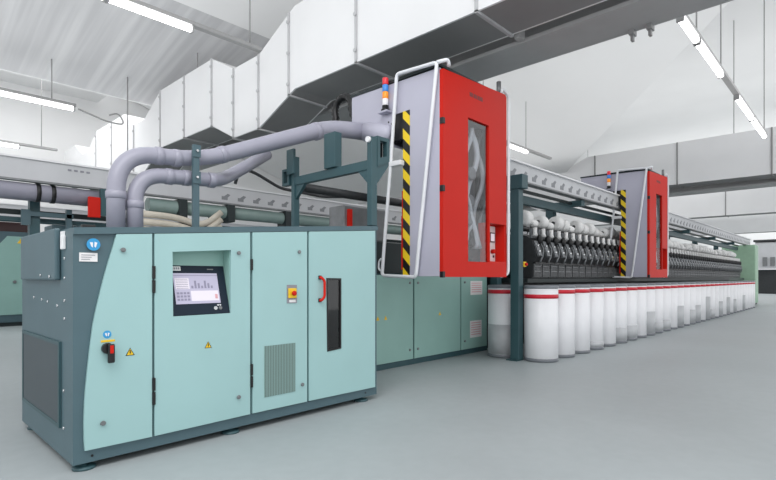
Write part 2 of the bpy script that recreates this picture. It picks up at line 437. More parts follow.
# screen door
a0, a1 = 1.419, 2.178
out = [(a0, .133), (a1, .138), (a1, dtop(a1)), (a0, dtop(a0))]
hol = [(1.55, .97), (2.004, .972), (2.008, 1.472), (1.545, 1.440)]
d2 = MB().ring(out, hol, YF-.002, YF+.018).build('door', M['mint'], cab, 'mint door with a recessed touchscreen')
hinge(d2, 1.412, (1.29, 1.19, .50, .40))
lockknob(d2, 2.074, 1.45); lockknob(d2, 2.074, .296); triangle(d2, 1.817, .738)
mb = MB()
mb.hull8([(1.54, YF+.018, 1.44), (2.01, YF+.018, 1.472), (2.01, YF+.13, 1.472), (1.54, YF+.13, 1.44), (1.54, YF+.018, 1.455), (2.01, YF+.018, 1.487), (2.01, YF+.13, 1.487), (1.54, YF+.13, 1.455)])
mb.box(1.53, 1.545, YF+.018, YF+.13, .96, 1.45); mb.box(2.005, 2.02, YF+.018, YF+.13, .96, 1.475)
mb.box(1.54, 2.01, YF+.118, YF+.13, 1.33, 1.475)
mb.build('screen_niche', M['mint2'], d2)
u = Vector((1, 0, 0)); v = Vector((0, .11, .372)).normalized(); n = u.cross(v)
SM = Matrix(((u.x, -n.x, v.x, 1.551), (u.y, -n.y, v.y, YF+.006), (u.z, -n.z, v.z, .974), (0, 0, 0, 1)))   # local (u, depth, v)
sp = MB().box(0, .452, .0, .02, 0, .388, .003, SM).build('touchscreen', M['navy'], d2, 'black bezel touchscreen tilted back')
mb = MB()
mb.slot(0).box(.035, .385, -.003, .002, .085, .325, mx=SM)
mb.slot(1).box(.155, .375, -.005, -.003, .105, .185, mx=SM)
mb.slot(1).box(.045, .15, -.005, -.003, .20, .285, mx=SM)
for k in range(6): mb.slot(2).box(.05, .14, -.007, -.005, .205+k*.014, .208+k*.014, mx=SM)
for k in range(7):
    mb.slot(2).box(.165+k*.026, .18+k*.026, -.005, -.003, .205, .225+.02*((k*5) % 3), mx=SM)
for r_ in range(3):
    for k in range(4): mb.slot(2).box(.048+k*.026, .066+k*.026, -.005, -.003, .11+r_*.025, .126+r_*.025, mx=SM)
mb.slot(2).box(.035, .385, -.005, -.003, .305, .308, mx=SM); mb.slot(3).box(.345, .365, -.007, -.005, .12, .155, mx=SM)
mb.build('display', [M['scr'], M['scrw'], M['scrg'], M['pink']], d2, 'lit display with pale graphs and lists')
mb = MB(); mb.slot(0).box(.008, .10, -.003, .001, .345, .378, mx=SM)
for k in range(5): mb.slot(1).box(.016+k*.016, .027+k*.016, -.004, -.003, .354, .37, mx=SM)
mb.slot(2).box(.31, .36, -.003, .001, .354, .362, mx=SM)
mb.build('name_plate', [M['sheet'], M['grey'], M['mid']], d2, 'small white plate with grey lettering')
for q, rr in ((.335, .014), (.375, .013)):
    p = SM @ Vector((q, 0, .045))
    MB().lathe([(rr, -.01), (rr, .01)], p, 'y', 14).build('push_button', M['chrome'] if q < .36 else M['mid'], d2)
for q in (.36, .378):
    p = SM @ Vector((q, 0, .068))
    MB().lathe([(.006, -.006), (.006, .01)], p, 'y', 10).build('indicator', M['white'], d2)
# vent door
a0, a1 = 2.201, 2.754
d3 = MB().prism([(a0, .139), (a1, .138), (a1, dtop(a1)), (a0, dtop(a0))], YF-.002, YF+.018).build('door', M['mint'], cab, 'mint door with emergency stop and vent grille')
hinge(d3, 2.19, (1.36, .50, .40)); lockknob(d3, 2.666, 1.481); lockknob(d3, 2.70, .30)
MB().box(2.309, 2.623, YF-.006, YF-.001, .252, .68).build('vent_grille', M['vent'], d3, 'grey slotted vent grille')
es = MB()
es.slot(0).box(2.535, 2.64, YF-.006, YF-.001, 1.03, 1.19)
es.slot(1).box(2.545, 2.628, YF-.02, YF-.006, 1.075, 1.16, .004)
es.slot(2).lathe([(.014, -.05), (.022, -.045), (.022, -.036), (.014, -.03), (.014, -.02)], (2.588, YF, 1.117), 'y', 18)
es.slot(3).box(2.558, 2.626, YF-.008, YF-.006, 1.038, 1.06)
es.build('emergency_stop', [M['grey'], M['yellow'], M['red'], M['sheet']], d3, 'red mushroom button on a yellow and grey plate')
# window door
a0, a1 = 2.777, 3.618
out = [(a0, .139), (a1, .133), (a1, dtop(a1)), (a0, dtop(a0))]
hol = [(2.985, .562), (3.158, .575), (3.158, 1.247), (2.975, 1.25)]
d4 = MB().ring(out, hol, YF-.002, YF+.018).build('door', M['mint'], cab, 'mint door with a narrow dark window and red handle')
MB().ring(hol, [(3.0, .58), (3.14, .592), (3.14, 1.23), (2.99, 1.233)], YF-.006, YF+.02).build('window_frame', M['black'], d4)
MB().prism([(2.99, .57), (3.15, .58), (3.15, 1.24), (2.985, 1.243)], YF+.004, YF+.01).build('window_pane', M['dglass'], d4)
MB().ring([(2.95, .5), (3.2, .5), (3.2, 1.3), (2.95, 1.3)], [(2.96, .51), (3.19, .51), (3.19, 1.29), (2.96, 1.29)], YF+.02, YF+.3).box(2.95, 3.2, YF+.3, YF+.31, .5, 1.3).build('window_box', M['black'], d4)
MB().box(3.0, 3.08, YF+.08, YF+.2, .56, .66, .01).tube([(3.02, YF+.15, .66), (3.13, YF+.14, .95), (3.1, YF+.16, 1.25)], .012).build('spool', M['mid'], d4)
hx = 2.925
MB().tube(smooth_path([(hx-.03, YF, 1.255), (hx-.03, YF-.03, 1.255), (hx+.0, YF-.04, 1.225), (hx+.0, YF-.04, 1.075), (hx-.03, YF-.03, 1.045), (hx-.03, YF, 1.045)], .03), .0125, 10).build('handle', M['red'], d4, 'red bow handle')
for z in (1.255, 1.045): MB().box(hx-.045, hx-.012, YF-.014, YF-.001, z-.018, z+.018, .003).build('handle_mount', M['black'], d4)
# side cover, mesh and fittings on the left side
MB().box(X0-.038, X0-.001, 3.93, 4.98, 1.235, 1.585, .012).build('side_cover', M['teal'], cab)
MB().box(X0-.012, X0-.001, 3.95, 5.02, .265, .795).build('vent_mesh', M['mesh'], cab, 'dark mesh panel')
MB().ring([(3.92, .24), (5.05, .24), (5.05, .82), (3.92, .82)], [(3.95, .265), (5.02, .265), (5.02, .795), (3.95, .795)], X0-.016, X0-.001, 'x').build('mesh_frame', M['dteal'], cab)
for y in (3.84, 5.04):
    MB().box(X0-.02, X0-.001, y-.03, y+.03, 1.44, 1.53, .004).box(X0-.014, X0-.001, y-.012, y+.05, 1.53, 1.56).build('cable_clip', M['white'], cab, 'white plastic clip')
for y, z in ((3.84, 1.38), (3.84, 1.25), (3.84, 1.1), (3.84, .98), (3.86, .5), (3.86, .25), (4.02, 1.06), (4.45, 1.09), (4.28, 1.08), (4.7, 1.1), (4.3, 1.27), (4.05, 1.26)):
    MB().lathe([(.009, -.006), (.012, 0)], (X0 - (.04 if z > 1.255 and y > 3.9 else 0), y, z), 'x', 10).build('bolt', M['chrome'], cab)
for x in (1.0, 2.05, 3.5):
    for y in (3.72, 5.0):
        MB().lathe([(.07, 0), (.07, .014), (.04, .022), (.016, .026), (.016, .06)], (x, y, 0), 'z', 18).build('levelling_foot', M['dteal'], cab)
MB().lathe([(.008, -.004), (.008, 0)], (1.03, YF+.02, .09), 'y', 10).build('bolt', M['black'], cab)
MB().lathe([(.008, -.004), (.008, 0)], (3.5, YF+.02, .09), 'y', 10).build('bolt', M['black'], cab)
MB().box(.98, 1.06, 3.68, 3.72, 1.575, 1.6, .004).build('latch', M['black'], cab)

# ---------------------------------------------------------------- extraction pipes
def pipe(path, r, rad, collars, label, grow=0):
    p = smooth_path(path, rad, 10)
    t = thing('extraction_pipe', label, 'pipe', path[0], 'lilac grey extraction pipes')
    N = len(p)
    rs_ = [r*(1+grow*max(0, (q.x-2.4)/2.0)) for q in p]
    MB().tube(p, rs_, 20).build('pipe_body', M['pipe'], t)
    for i, (a, d) in enumerate(collars):
        a, d = Vector(a), Vector(d).normalized(); r_ = r*(1+grow*max(0, (a.x-2.4)/2.0))
        MB().tube([a-d*.035, a-d*.03, a+d*.03, a+d*.035], [r_*1.0, r_*1.1, r_*1.1, r_*1.0], 20).build('collar', M['pipe'], t)
    return t
pipe([(1.574, 4.9, 1.64), (1.574, 4.9, 2.40), (2.35, 4.9, 2.44), (4.0, 4.82, 3.12), (4.46, 4.66, 3.13)], .078, .36,
     [((1.574, 4.9, 2.0), (0, 0, 1)), ((1.95, 4.9, 2.42), (1, 0, .05)), ((2.12, 4.9, 2.428), (1, 0, .05)), ((2.6, 4.888, 2.546), (1, -.05, .42)), ((3.8, 4.832, 3.034), (1, -.05, .42))],
     'thick lilac grey pipe bending up to the red robot arm', .36)
pipe([(1.735, 4.9, 1.65), (1.735, 4.9, 2.22), (2.55, 4.92, 2.27), (2.9, 5.3, 2.42), (3.6, 5.6, 2.85)], .072, .32,
     [((1.735, 4.9, 1.93), (0, 0, 1)), ((2.05, 4.907, 2.238), (1, 0, .05)), ((2.22, 4.91, 2.25), (1, 0, .05)), ((2.49, 4.915, 2.266), (1, 0, .05))],
     'shorter lilac grey pipe bending behind the taller pipe')
pb = thing('pipe_bracket', 'teal upright bracket holding both grey pipes above the cabinet', 'bracket', (2.26, 4.78, 1.69))
MB().box(2.23, 2.29, 4.76, 4.80, 1.69, 2.56).build('post', M['teal'], pb)
MB().box(2.22, 2.30, 4.75, 4.76, 2.18, 2.30).build('clamp', M['teal'], pb)
MB().box(2.22, 2.30, 4.75, 4.76, 2.44, 2.56).build('clamp', M['teal'], pb)
for z in (2.5, 2.24): MB().lathe([(.012, -.02), (.012, 0)], (2.26, 4.75, z), 'y', 10).build('bolt', M['chrome'], pb)

# ---------------------------------------------------------------- support gantry on the cabinet end
g = thing('support_gantry', 'dark teal portal frame standing on the right end of the cabinet', 'frame', (3.62, 4.35, 1.79))
MB().box(3.58, 3.66, 3.645, 3.715, 1.787, 2.70, .005).build('post', M['dteal'], g)
MB().box(3.58, 3.66, 4.98, 5.04, 1.787, 2.72, .005).build('post', M['dteal'], g)
MB().box(3.59, 3.65, 3.715, 4.98, 2.37, 2.47, .004).build('crossbeam', M['dteal'], g)
MB().box(3.56, 3.66, 4.2, 4.39, 2.472, 2.86, .005).build('pedestal', M['dteal'], g)
MB().prism([(3.715, 2.37), (3.715, 2.22), (3.87, 2.37)], 3.60, 3.64, 'x').build('gusset', M['dteal'], g)
MB().prism([(4.98, 2.37), (4.98, 2.2), (4.80, 2.37)], 3.60, 3.64, 'x').build('gusset', M['dteal'], g)
MB().box(3.54, 3.575, 4.94, 5.08, 2.5, 2.80, .004).build('head_plate', M['dteal'], g)
MB().ring([(5.06, 2.38), (5.2, 2.38), (5.2, 2.58), (5.06, 2.58)], [(5.09, 2.41), (5.17, 2.41), (5.17, 2.55), (5.09, 2.55)], 3.56, 3.62, 'x').build('cable_bracket', M['dteal'], g)
MB().ring([(3.66, 2.40), (3.84, 2.48), (3.84, 2.72), (3.66, 2.72)], [(3.70, 2.50), (3.80, 2.53), (3.80, 2.68), (3.70, 2.68)], 3.64, 3.70).build('cable_bracket', M['dteal'], g)
MB().prism([(3.66, 2.22), (3.66, 2.40), (3.84, 2.48), (3.84, 2.44)], 3.65, 3.69).build('gusset', M['dteal'], g)
MB().box(3.71, 3.80, 3.705, 3.74, 2.5, 2.68).build('opening_shade', M['black'], g)  # black block behind the bracket opening stands for its shade
MB().lathe([(.03, -.03), (.03, 0)], (3.58, 3.68, 2.67), 'x', 12).build('bolt', M['white'], g)

# ---------------------------------------------------------------- service robot
RX, RY, RW = 4.48, 3.45, 1.37
def robot():
    t = thing('service_robot', 'tall red and lilac grey travelling service robot next to the control cabinet', 'robot', (RX+RW/2, 3.9, 1.262), 'red service robots on the overhead rail')
    xa, xb = RX, RX+RW
    prof = [(3.47, 1.27), (4.02, 1.27), (4.02, 2.74), (4.02, 3.25), (4.2, 3.25), (4.2, 2.86), (4.936, 3.22), (4.936, 3.645), (3.47, 3.625)]
    MB().prism(prof, xa, xa+.03, 'x').build('side_panel', M['lilac'], t)
    MB().prism(prof, xb-.03, xb, 'x').build('side_panel', M['lilac'], t)
    MB().box(xa-.01, xb+.01, 3.47, 4.95, 3.645, 3.675).build('top_panel', M['deep'], t)
    MB().box(xa+.03, xb-.03, 3.98, 4.02, 1.27, 3.25).build('back_panel', M['inner'], t)
    MB().box(xa+.03, xb-.03, 3.98, 4.22, 3.25, 3.28).box(xa+.03, xb-.03, 4.9, 4.936, 3.22, 3.645).build('arm_panel', M['lilac'], t)
    MB().hull8([(xa+.03, 4.2, 2.86), (xb-.03, 4.2, 2.86), (xb-.03, 4.9, 3.2), (xa+.03, 4.9, 3.2), (xa+.03, 4.2, 2.89), (xb-.03, 4.2, 2.89), (xb-.03, 4.9, 3.23), (xa+.03, 4.9, 3.23)]).build('arm_underside', M['lilac'], t)
    MB().box(xa+.03, xb-.03, 3.47, 3.98, 1.27, 1.3).build('base_panel', M['deep'], t)
    # door
    mb = MB()
    y0, y1 = RY-.03, RY+.02
    def zt(x): return 3.6+(x-xa)/RW*.06
    mb.prism([(xa, 1.262), (4.968, 1.262), (4.968, zt(4.968)), (xa, zt(xa))], y0, y1)
    mb.prism([(4.968, 3.165), (5.426, 3.165), (5.426, zt(5.426)), (4.968, zt(4.968))], y0, y1)
    mb.box(4.968, 5.426, y0, y1, 1.262, 1.447)
    mb.prism([(5.426, 1.262), (5.45, 1.262), (5.45, zt(5.45)), (5.426, zt(5.426))], y0, y1)
    mb.box(5.45, xb, y0, y1, 1.262, 1.461)
    mb.prism([(5.45, 1.945), (xb, 1.945), (xb, zt(xb)-.03), (xb-.03, zt(xb)), (5.45, zt(5.45))], y0, y1)
    mb.box(xb-.012, xb, y0, y1, 1.461, 1.945).box(xb-.045, xb-.031, RY-.03, RY+.14, 1.461, 1.945)
    mb.box(5.44, xb-.012, RY+.13, RY+.14, 1.45, 1.955).box(5.44, 5.45, RY+.02, RY+.13, 1.45, 1.955).box(5.45, xb-.012, RY+.02, RY+.13, 1.945, 1.955).box(5.45, xb-.012, RY+.02, RY+.13, 1.451, 1.461)
    dr = mb.build('door', M['red'], t, 'red door with a tall window')
    MB().box(4.96, 5.434, RY-.005, RY+.0, 1.44, 3.172).build('window_pane', M['glass'], dr, 'glossy tall window pane')
    for z in (3.02, 2.26, 1.29): MB().box(xa-.012, xa+.03, RY-.038, RY+.01, z-.035, z+.035, .004).build('hinge', M['black'], dr)
    mb = MB()
    for k, w in enumerate((.03, .022, .028, .022, .026, .03, .022)):
        mb.box(5.0+k*.042, 5.0+k*.042+w*1.2, y0-.002, y0, 3.425, 3.475)
    mb.build('lettering', M['dred'], dr, 'small dark red lettering')
    cp = MB()
    cp.slot(0).box(5.655, 5.80, RY+.112, RY+.13, 1.47, 1.93)
    cp.slot(1).box(5.67, 5.785, RY+.106, RY+.112, 1.72, 1.85)
    cp.slot(2).box(5.685, 5.77, RY+.102, RY+.106, 1.735, 1.835)
    cp.slot(3).lathe([(.028, -.05), (.028, 0)], (5.715, RY+.112, 1.6), 'y', 14)
    cp.slot(1).box(5.74, 5.77, RY+.106, RY+.112, 1.52, 1.55)
    cp.build('control_panel', [M['sheet'], M['black'], M['scrw'], M['red']], t, 'white control panel with small display and red button')
    # mechanism behind the window
    mb = MB()
    mb.box(5.12, 5.5, 3.56, 3.8, 1.32, 1.62, .02).box(5.2, 5.62, 3.6, 3.85, 1.62, 1.86, .02).box(5.52, 5.6, 3.62, 3.7, 1.86, 3.2, .01)
    for z in (1.45, 1.7, 1.8): mb.lathe([(.05, 3.53), (.06, 3.54), (.06, 3.6)], (5.25, 0, z), 'y', 14)
    mb.build('mechanism', M['char'], t)
    for x, ph, r_, m_ in ((5.14, 0, .03, 'tube'), (5.26, 1.7, .036, 'tube'), (5.40, 3.2, .03, 'rail'), (5.50, 4.4, .026, 'mid')):
        pts = [(x+.07*math.sin(k*.33+ph), 3.57+.035*math.cos(k*.4+ph), 1.62+k*.062) for k in range(25)]
        MB().tube(pts, r_, 10).build('hose', M[m_], t)
    for x, z in ((5.18, 2.2), (5.22, 2.55), (5.16, 1.98)): MB().lathe([(.07, 3.52), (.085, 3.53), (.085, 3.56), (.04, 3.58)], (x, 0, z), 'y', 20).build('pulley', M['mid'], t)
    # hazard strip and recess
    MB().box(xa-.006, xa-.001, 3.913, 4.02, 1.285, 3.25).build('hazard_strip', M['hazard'], t, 'black and yellow diagonal hazard strip')
    MB().box(xa+.005, xa+.03, 4.025, 4.195, 2.93, 3.245).build('recess_shade', M['black'], t)  # black plate puts the shade of the open recess into colour
    MB().box(xa+.01, xa+.03, 4.03, 4.06, 1.35, 2.0).box(xa+.01, xa+.04, 4.03, 4.05, 2.0, 2.3).build('rear_strip', M['red'], t, 'red strip behind the hazard tape')
    MB().tube(smooth_path([(xa-.02, 4.62, 3.12), (xa-.02, 4.3, 3.03), (xa+.02, 4.22, 3.0)], .1), [.125]*8+[.09], 16).build('duct_boot', M['lilac'], t)
    # white tubular guards
    gx = xa-.06
    loop = smooth_path([(gx, 4.07, 3.70), (gx, 4.17, 2.63), (gx, 4.32, 1.28), (gx, 3.77, 1.26), (gx, 3.46, 3.66)], .05, 5, True)
    gd = MB().tube(loop, .022, 10, closed=True).build('guard_rail', M['tube'], t, 'white tubular guard loop')
    MB().box(gx-.02, xa, 4.0, 4.2, 2.6, 2.66, .006).build('guard_clamp', M['white'], gd)
    MB().tube(smooth_path([(gx, 3.46, 3.66), (gx+.1, 3.38, 3.70), (xa+.08, 3.4, 3.64)], .04), .022, 10).build('guard_arm', M['tube'], gd)
    MB().tube(smooth_path([(gx, 4.30, 1.5), (gx, 4.37, 1.47), (gx, 4.38, 1.36), (gx, 4.315, 1.33)], .04), .012, 8).build('grip', M['tube'], gd)
    gr = MB().tube(smooth_path([(xb-.1, 3.44, 3.66), (xb-.1, 3.42, 3.72), (xb+.06, 3.42, 3.66), (xb+.06, 3.43, 1.3), (xb-.02, 3.5, 1.27)], .06), .02, 10).build('guard_rail', M['tube'], t, 'white tubular guard on the right edge')
    MB().lathe([(.03, 3.66), (.03, 3.84)], (xb-.06, 3.5, 0), 'z', 12).box(xb-.1, xb-.02, 3.46, 3.54, 3.655, 3.68).build('sensor', M['mid'], t)
    # signal tower
    sx, sy = xa-.05, 4.27
    st = MB().lathe([(.055, 3.30), (.055, 3.32), (.04, 3.325), (.04, 3.37)], (sx, sy, 0), 'z', 18).build('signal_tower', M['black'], t, 'signal lamp with red, blue, orange and white lenses')
    for k, mk in enumerate(('wlens', 'orange', 'blens', 'rlens')):
        z = 3.37+k*.085
        MB().lathe([(.036, z), (.038, z+.004), (.038, z+.078), (.034, z+.083)], (sx, sy, 0), 'z', 18).build('lens', M[mk], st, {'wlens': 'white lens', 'orange': 'orange lens', 'blens': 'blue lens', 'rlens': 'red lens'}[mk])
    MB().prism([(4.16, 2.98), (4.16, 3.2), (4.36, 3.3), (4.36, 3.27)], xa-.012, xa-.001, 'x').box(xa-.1, xa-.001, 4.2, 4.36, 3.28, 3.30).build('lamp_bracket', M['lilac'], st)
    for y, z in ((4.2, 3.14), (4.25, 3.17), (4.2, 3.08)): MB().lathe([(.012, -.016), (.012, -.01)], (xa, y, z), 'x', 8).build('bolt', M['black'], st)
    return t
rb = robot()
rb2 = dup(rb, (7.42, 0, 0), 'second red and grey service robot, farther along the row of cans')
# corrugated hose behind the near robot
c0 = Vector((4.62, 5.27, 3.60)); pts = [c0+Vector((.0, .175*math.cos(a), .175*math.sin(a))) for a in [PI*1.05-k*PI*1.2/24 for k in range(25)]]
pts = smooth_path([(4.62, 4.94, 3.45), (4.62, 5.05, 3.45), (4.62, 5.08, 3.52)], .06, 4) + pts + smooth_path([(4.62, 5.45, 3.42), (4.62, 5.3, 3.32), (4.62, 4.94, 3.34)], .15, 6)
rr = [.055 if k % 2 else .043 for k in range(len(pts))]
tag(MB().tube(pts, rr, 12).build('corrugated_hose', M['black']), 'black corrugated hose arching behind the lilac robot arm', 'hose')

# ---------------------------------------------------------------- base cabinets under the robot
GC = [(4.4, 5.80), (5.83, 7.03), (7.06, 7.86)]
YG = 4.72
k_ = YG/5.0
bc = thing('base_cabinet', 'low mint green three-door cabinet standing under the red robot', 'cabinet', (5.5, 5.0, 0))
MB().box(4.0, 7.46, YG+.02, 5.3, .0, .09).build('plinth', M['dteal'], bc)
MB().box(4.0, 7.46, YG+.02, 5.3, .09, 1.31).build('carcass', M['dteal'], bc)
doors = []
for (a, b_) in [(4.0, 5.475), (5.505, 6.64), (6.665, 7.42)]:
    doors.append(MB().box(a, b_, YG, YG+.02, .085, 1.29, .003).build('door', M['mint2'], bc))
def sheet(d, x0, x1, z0, z1, n):
    o = MB(); o.slot(0).box(x0, x1, YG-.004, YG-.001, z0, z1)
    for k in range(n):
        z = z1-.03-(z1-z0-.05)*k/n
        o.slot(1).box(x0+.03, x1-.03, YG-.006, YG-.004, z-.012, z)
    return o.build('instruction_sheet', [M['sheet'], M['pink']], d, 'white printed sheet with pink lines')
sheet(doors[2], 6.92, 7.27, .97, 1.20, 5); sheet(doors[2], 6.91, 7.25, .26, .54, 6)
for i, x in ((0, 5.40), (1, 5.58), (2, 6.76)):
    for z in (1.18, .22): MB().lathe([(.018, -.012), (.018, 0)], (x, YG, z), 'y', 10).build('lock', M['mid'], doors[i])
for i, x in ((0, 4.75), (0, 4.9), (1, 6.1)):
    MB().prism([(x-.03, .68), (x+.03, .68), (x, .735)], YG-.003, YG-.001).build('warning_sign', M['yellow'], doors[i])

# dark drive housing between base cabinet and rail
dh = thing('drive_housing', 'dark teal drive housing behind the hazard strip, above the low cabinet', 'machine housing', (5.5, 5.05, 1.31))
MB().box(3.9, 7.4, 4.85, 5.3, 1.312, 1.75, .01).build('casing', M['deep'], dh)
MB().box(4.3, 5.1, 4.9, 5.2, 1.752, 2.2, .02).build('gearbox', M['mid'], dh)
MB().box(6.3, 6.9, 4.7, 5.2, 1.752, 2.4, .02).build('gearbox', M['mid'], dh)
MB().box(4.36, 4.42, 4.86, 4.9, 1.8, 2.15).build('warning_strip', M['red'], dh, 'red and white strip')
MB().tube([(3.9, 5.25, 2.42), (7.4, 5.25, 2.42)], .06, 12).build('shaft', M['char'], dh)
MB().box(7.0, 7.3, 4.7, 5.0, 1.752, 2.3, .01).build('junction_box', M['white'], dh)
MB().tube([(7.1, 4.69, 2.0), (7.1, 4.67, 2.0)], .04, 12).build('knob', M['black'], dh)

# ---------------------------------------------------------------- machine frame and overhead rail
XE = 30.1
ep = thing('support_post', 'dark teal post standing in front of the first shaded can, right of the red robot', 'post', (6.87, 3.84, 0))
MB().box(6.80, 6.94, 3.77, 3.91, 0.015, 2.6, .006).build('post', M['dteal'], ep)
MB().box(6.74, 6.94, 3.765, 3.95, 0, .015).build('foot_plate', M['dteal'], ep)
MB().box(6.78, 6.96, 3.7, 4.06, 2.60, 2.81, .006).build('post_head', M['dteal'], ep)
ep2 = thing('support_post', 'dark teal end post right beside the low mint base cabinet', 'post', (7.55, 4.62, 0))
MB().box(7.48, 7.62, 4.55, 4.69, 0.06, 2.56, .006).build('post', M['dteal'], ep2)
MB().box(7.465, 7.66, 4.55, 4.69, 0, .06, .01).build('foot_plate', M['deep'], ep2)
lb = thing('support_beam', 'dark teal beam on brackets running along under the pale grey overhead rail', 'beam', (17.7, 4.4, 2.06))
MB().box(6.97, XE-1.6, 4.34, 4.46, 2.56, 2.70).build('long_beam', M['dteal'], lb)
MB().box(6.97, XE-1.6, 4.30, 4.34, 2.74, 2.79).build('long_beam', M['deep'], lb)
for x in (9.9, 14.6, 18.4, 22.2, 26.0):
    MB().box(x, x+.16, 4.7, 4.86, 2.06, 2.8).build('post', M['dteal'], lb)
    MB().box(x, x+.16, 4.1, 4.7, 2.70, 2.81).build('bracket', M['dteal'], lb)
fr = thing('spinning_machine', 'long charcoal body of the spinning machine behind the can rows', 'machine', (18, 4.95, 0))
MB().box(7.7, XE-1.6, 4.7, 5.2, 0, 2.05).build('body', M['char'], fr)
MB().box(7.7, XE-1.6, 4.1, 4.7, 1.17, 1.24).build('tray', M['deep'], fr)

rl = thing('overhead_rail', 'long pale grey overhead rail with cut-outs above the spinning units', 'rail', (18, 4.12, 2.84))
MB().box(6.6, XE, 4.08, 4.14, 2.84, 3.12).build('web', M['rail'], rl)
MB().box(6.6, XE, 4.04, 4.18, 3.12, 3.145).build('top_flange', M['white'], rl)
MB().box(6.6, XE, 4.04, 4.18, 2.815, 2.84).build('bottom_flange', M['mid'], rl)
def holes(par, y, x0, x1, zb, m, step=.36, stop=100):
    k = 0; x = x0
    while x < x1 and k < stop:
        MB().prism([(x, zb), (x+.13, zb), (x+.13, zb+.05), (x+.19, zb+.11), (x+.13, zb+.13), (x+.05, zb+.07), (x, zb+.07)], y-.004, y).build('cut_out', m, par)
        x += step; k += 1
holes(rl, 4.08, 7.1, 29.8, 2.89, M['railhole'], .36)

# ---------------------------------------------------------------- spinning units and packages
UD = .12
def make_unit(x):
    t = thing('spinning_unit', '', 'spinning unit', (x, 4.3, 1.25), 'spinning units in a row')
    W = .15; D = UD
    MB().prism([(4.06+D, 1.25), (4.04+D, 1.52), (3.98+D, 1.62), (4.06+D, 1.9), (4.16+D, 1.98), (4.56, 2.06), (4.56, 1.25)], x-W, x+W, 'x').build('housing', M['char'], t)
    MB().prism([(3.972+D, 1.62), (4.05+D, 1.88), (4.03+D, 1.90), (3.94+D, 1.64)], x-.12, x+.0, 'x').build('cover', M['lgrey'], t)
    MB().tube(smooth_path([(x+.12, 4.06+D, 1.9), (x+.10, 3.97+D, 1.76), (x+.03, 3.95+D, 1.64), (x-.03, 3.97+D, 1.52)], .05), .016, 8).build('lever', M['lgrey'], t)
    MB().lathe([(.02, -.09), (.05, -.07), (.052, .02), (.028, .07)], (x+.05, 4.02+D, 1.94), 'z', 12).build('knob', M['black'], t)
    MB().prism([(4.08+D, 1.95), (4.10+D, 2.12), (4.12+D, 2.12), (4.12+D, 1.95)], x-.13, x+.13, 'x').build('guide_plate', M['lgrey'], t)
    MB().lathe([(.05, 0), (.03, .06), (.035, .14)], (x-.06, 4.05+D, 1.99), 'z', 12).build('yarn_guide', M['yarn'], t)
    mb = MB()
    for k in range(6):
        xx = x-.115+k*.046
        mb.box(xx-.007, xx+.007, 4.02+D, 4.045+D, 1.27, 1.5)
    mb.box(x-.12, x+.12, 4.02+D, 4.045+D, 1.36, 1.375)
    mb.box(x-.12, x+.12, 4.02+D, 4.045+D, 1.45, 1.462)
    mb.build('comb', M['mid'], t)
    MB().box(x-.10, x-.04, 3.945+D, 3.985+D, 1.70, 1.735, .006).build('latch', M['chrome'], t)  # small chrome block added as a bright highlight on the cover
    MB().box(x-.09, x-.05, 3.975+D, 4.02+D, 1.80, 1.83, .006).build('latch', M['chrome'], t)  # second chrome block, likewise added for a bright glint
    MB().box(x-W, x+W, 3.99+D, 4.04+D, 1.5, 1.53).build('rod', M['black'], t)
    MB().lathe([(.04, -.13), (.05, -.12), (.05, .12), (.04, .13)], (x, 4.28+D, 2.13), 'x', 14).build('drum', M['char'], t)
    return t
def make_package(x, r):
    t = thing('yarn_package', '', 'yarn package', (x, 4.28+UD, 2.18), 'white yarn packages')
    w = .108
    MB().lathe([(r*.35, -w*1.02), (r*.72, -w), (r*.93, -w*.82), (r, -w*.4), (r, w*.4), (r*.93, w*.82), (r*.72, w), (r*.35, w*1.02)], (x, 4.28+UD, 2.18+r), 'x', 24).build('yarn', M['yarn'], t)
    MB().lathe([(.03, -.145), (.03, .145)], (x, 4.28+UD, 2.18+r), 'x', 12).build('core', M['char'], t)
    MB().tube([(x-.147, 4.28+UD, 2.18+r), (x-.147, 4.4+UD, 2.15+r), (x-.147, 4.5+UD, 2.06)], .008, 6).build('cradle', M['char'], t)
    return t
STEP = .315
XS = 8.15
units = []
u0 = make_unit(XS)
protos = {r: None for r in (.14, .07, .12, .10)}
order = [.14, .07, .12, .07, .14, .12, .07, .14, .12, .14, .10, .07, .12, .14, .10, .12]
def where(i):
    return 'before' if XS+i*STEP < 12.6 else 'after'
nb = sum(1 for i in range(63) if where(i) == 'before')
for i in range(63):
    x = XS+i*STEP
    if where(i) == 'before':
        lu = '%s charcoal spinning unit from the dark teal post, under the white packages' % ORD[i]
        lp = '%s white yarn package from the dark teal post, above the spinning units' % ORD[i]
        gu, gp = 'spinning units left of the second robot', 'yarn packages left of the second robot'
    else:
        lu = 'charcoal spinning unit in the distant row right of the second red robot'
        lp = 'white yarn package in the distant row right of the second red robot'
        gu, gp = 'spinning units right of the second robot', 'yarn packages right of the second robot'
    if i == 0: u = u0
    else: u = dup(u0, (i*STEP, 0, 0))
    u['label'] = lu; u['group'] = gu
    r = order[i] if i < len(order) else order[(i*7+3) % 16]
    if protos[r] is None:
        p = make_package(x, r); protos[r] = (p, x)
    else:
        p = dup(protos[r][0], (x-protos[r][1], 0, 0))
    p['label'] = lp; p['group'] = gp
ub = thing('switch_box', 'small yellow switch box with red button on the dark post', 'switch', (7.0, 3.84, 1.45))
MB().box(6.95, 7.02, 3.76, 3.84, 1.42, 1.50, .004).build('box', M['yellow'], ub)
MB().lathe([(.022, -.03), (.022, 0)], (6.99, 3.76, 1.46), 'y', 12).build('button', M['red'], ub)

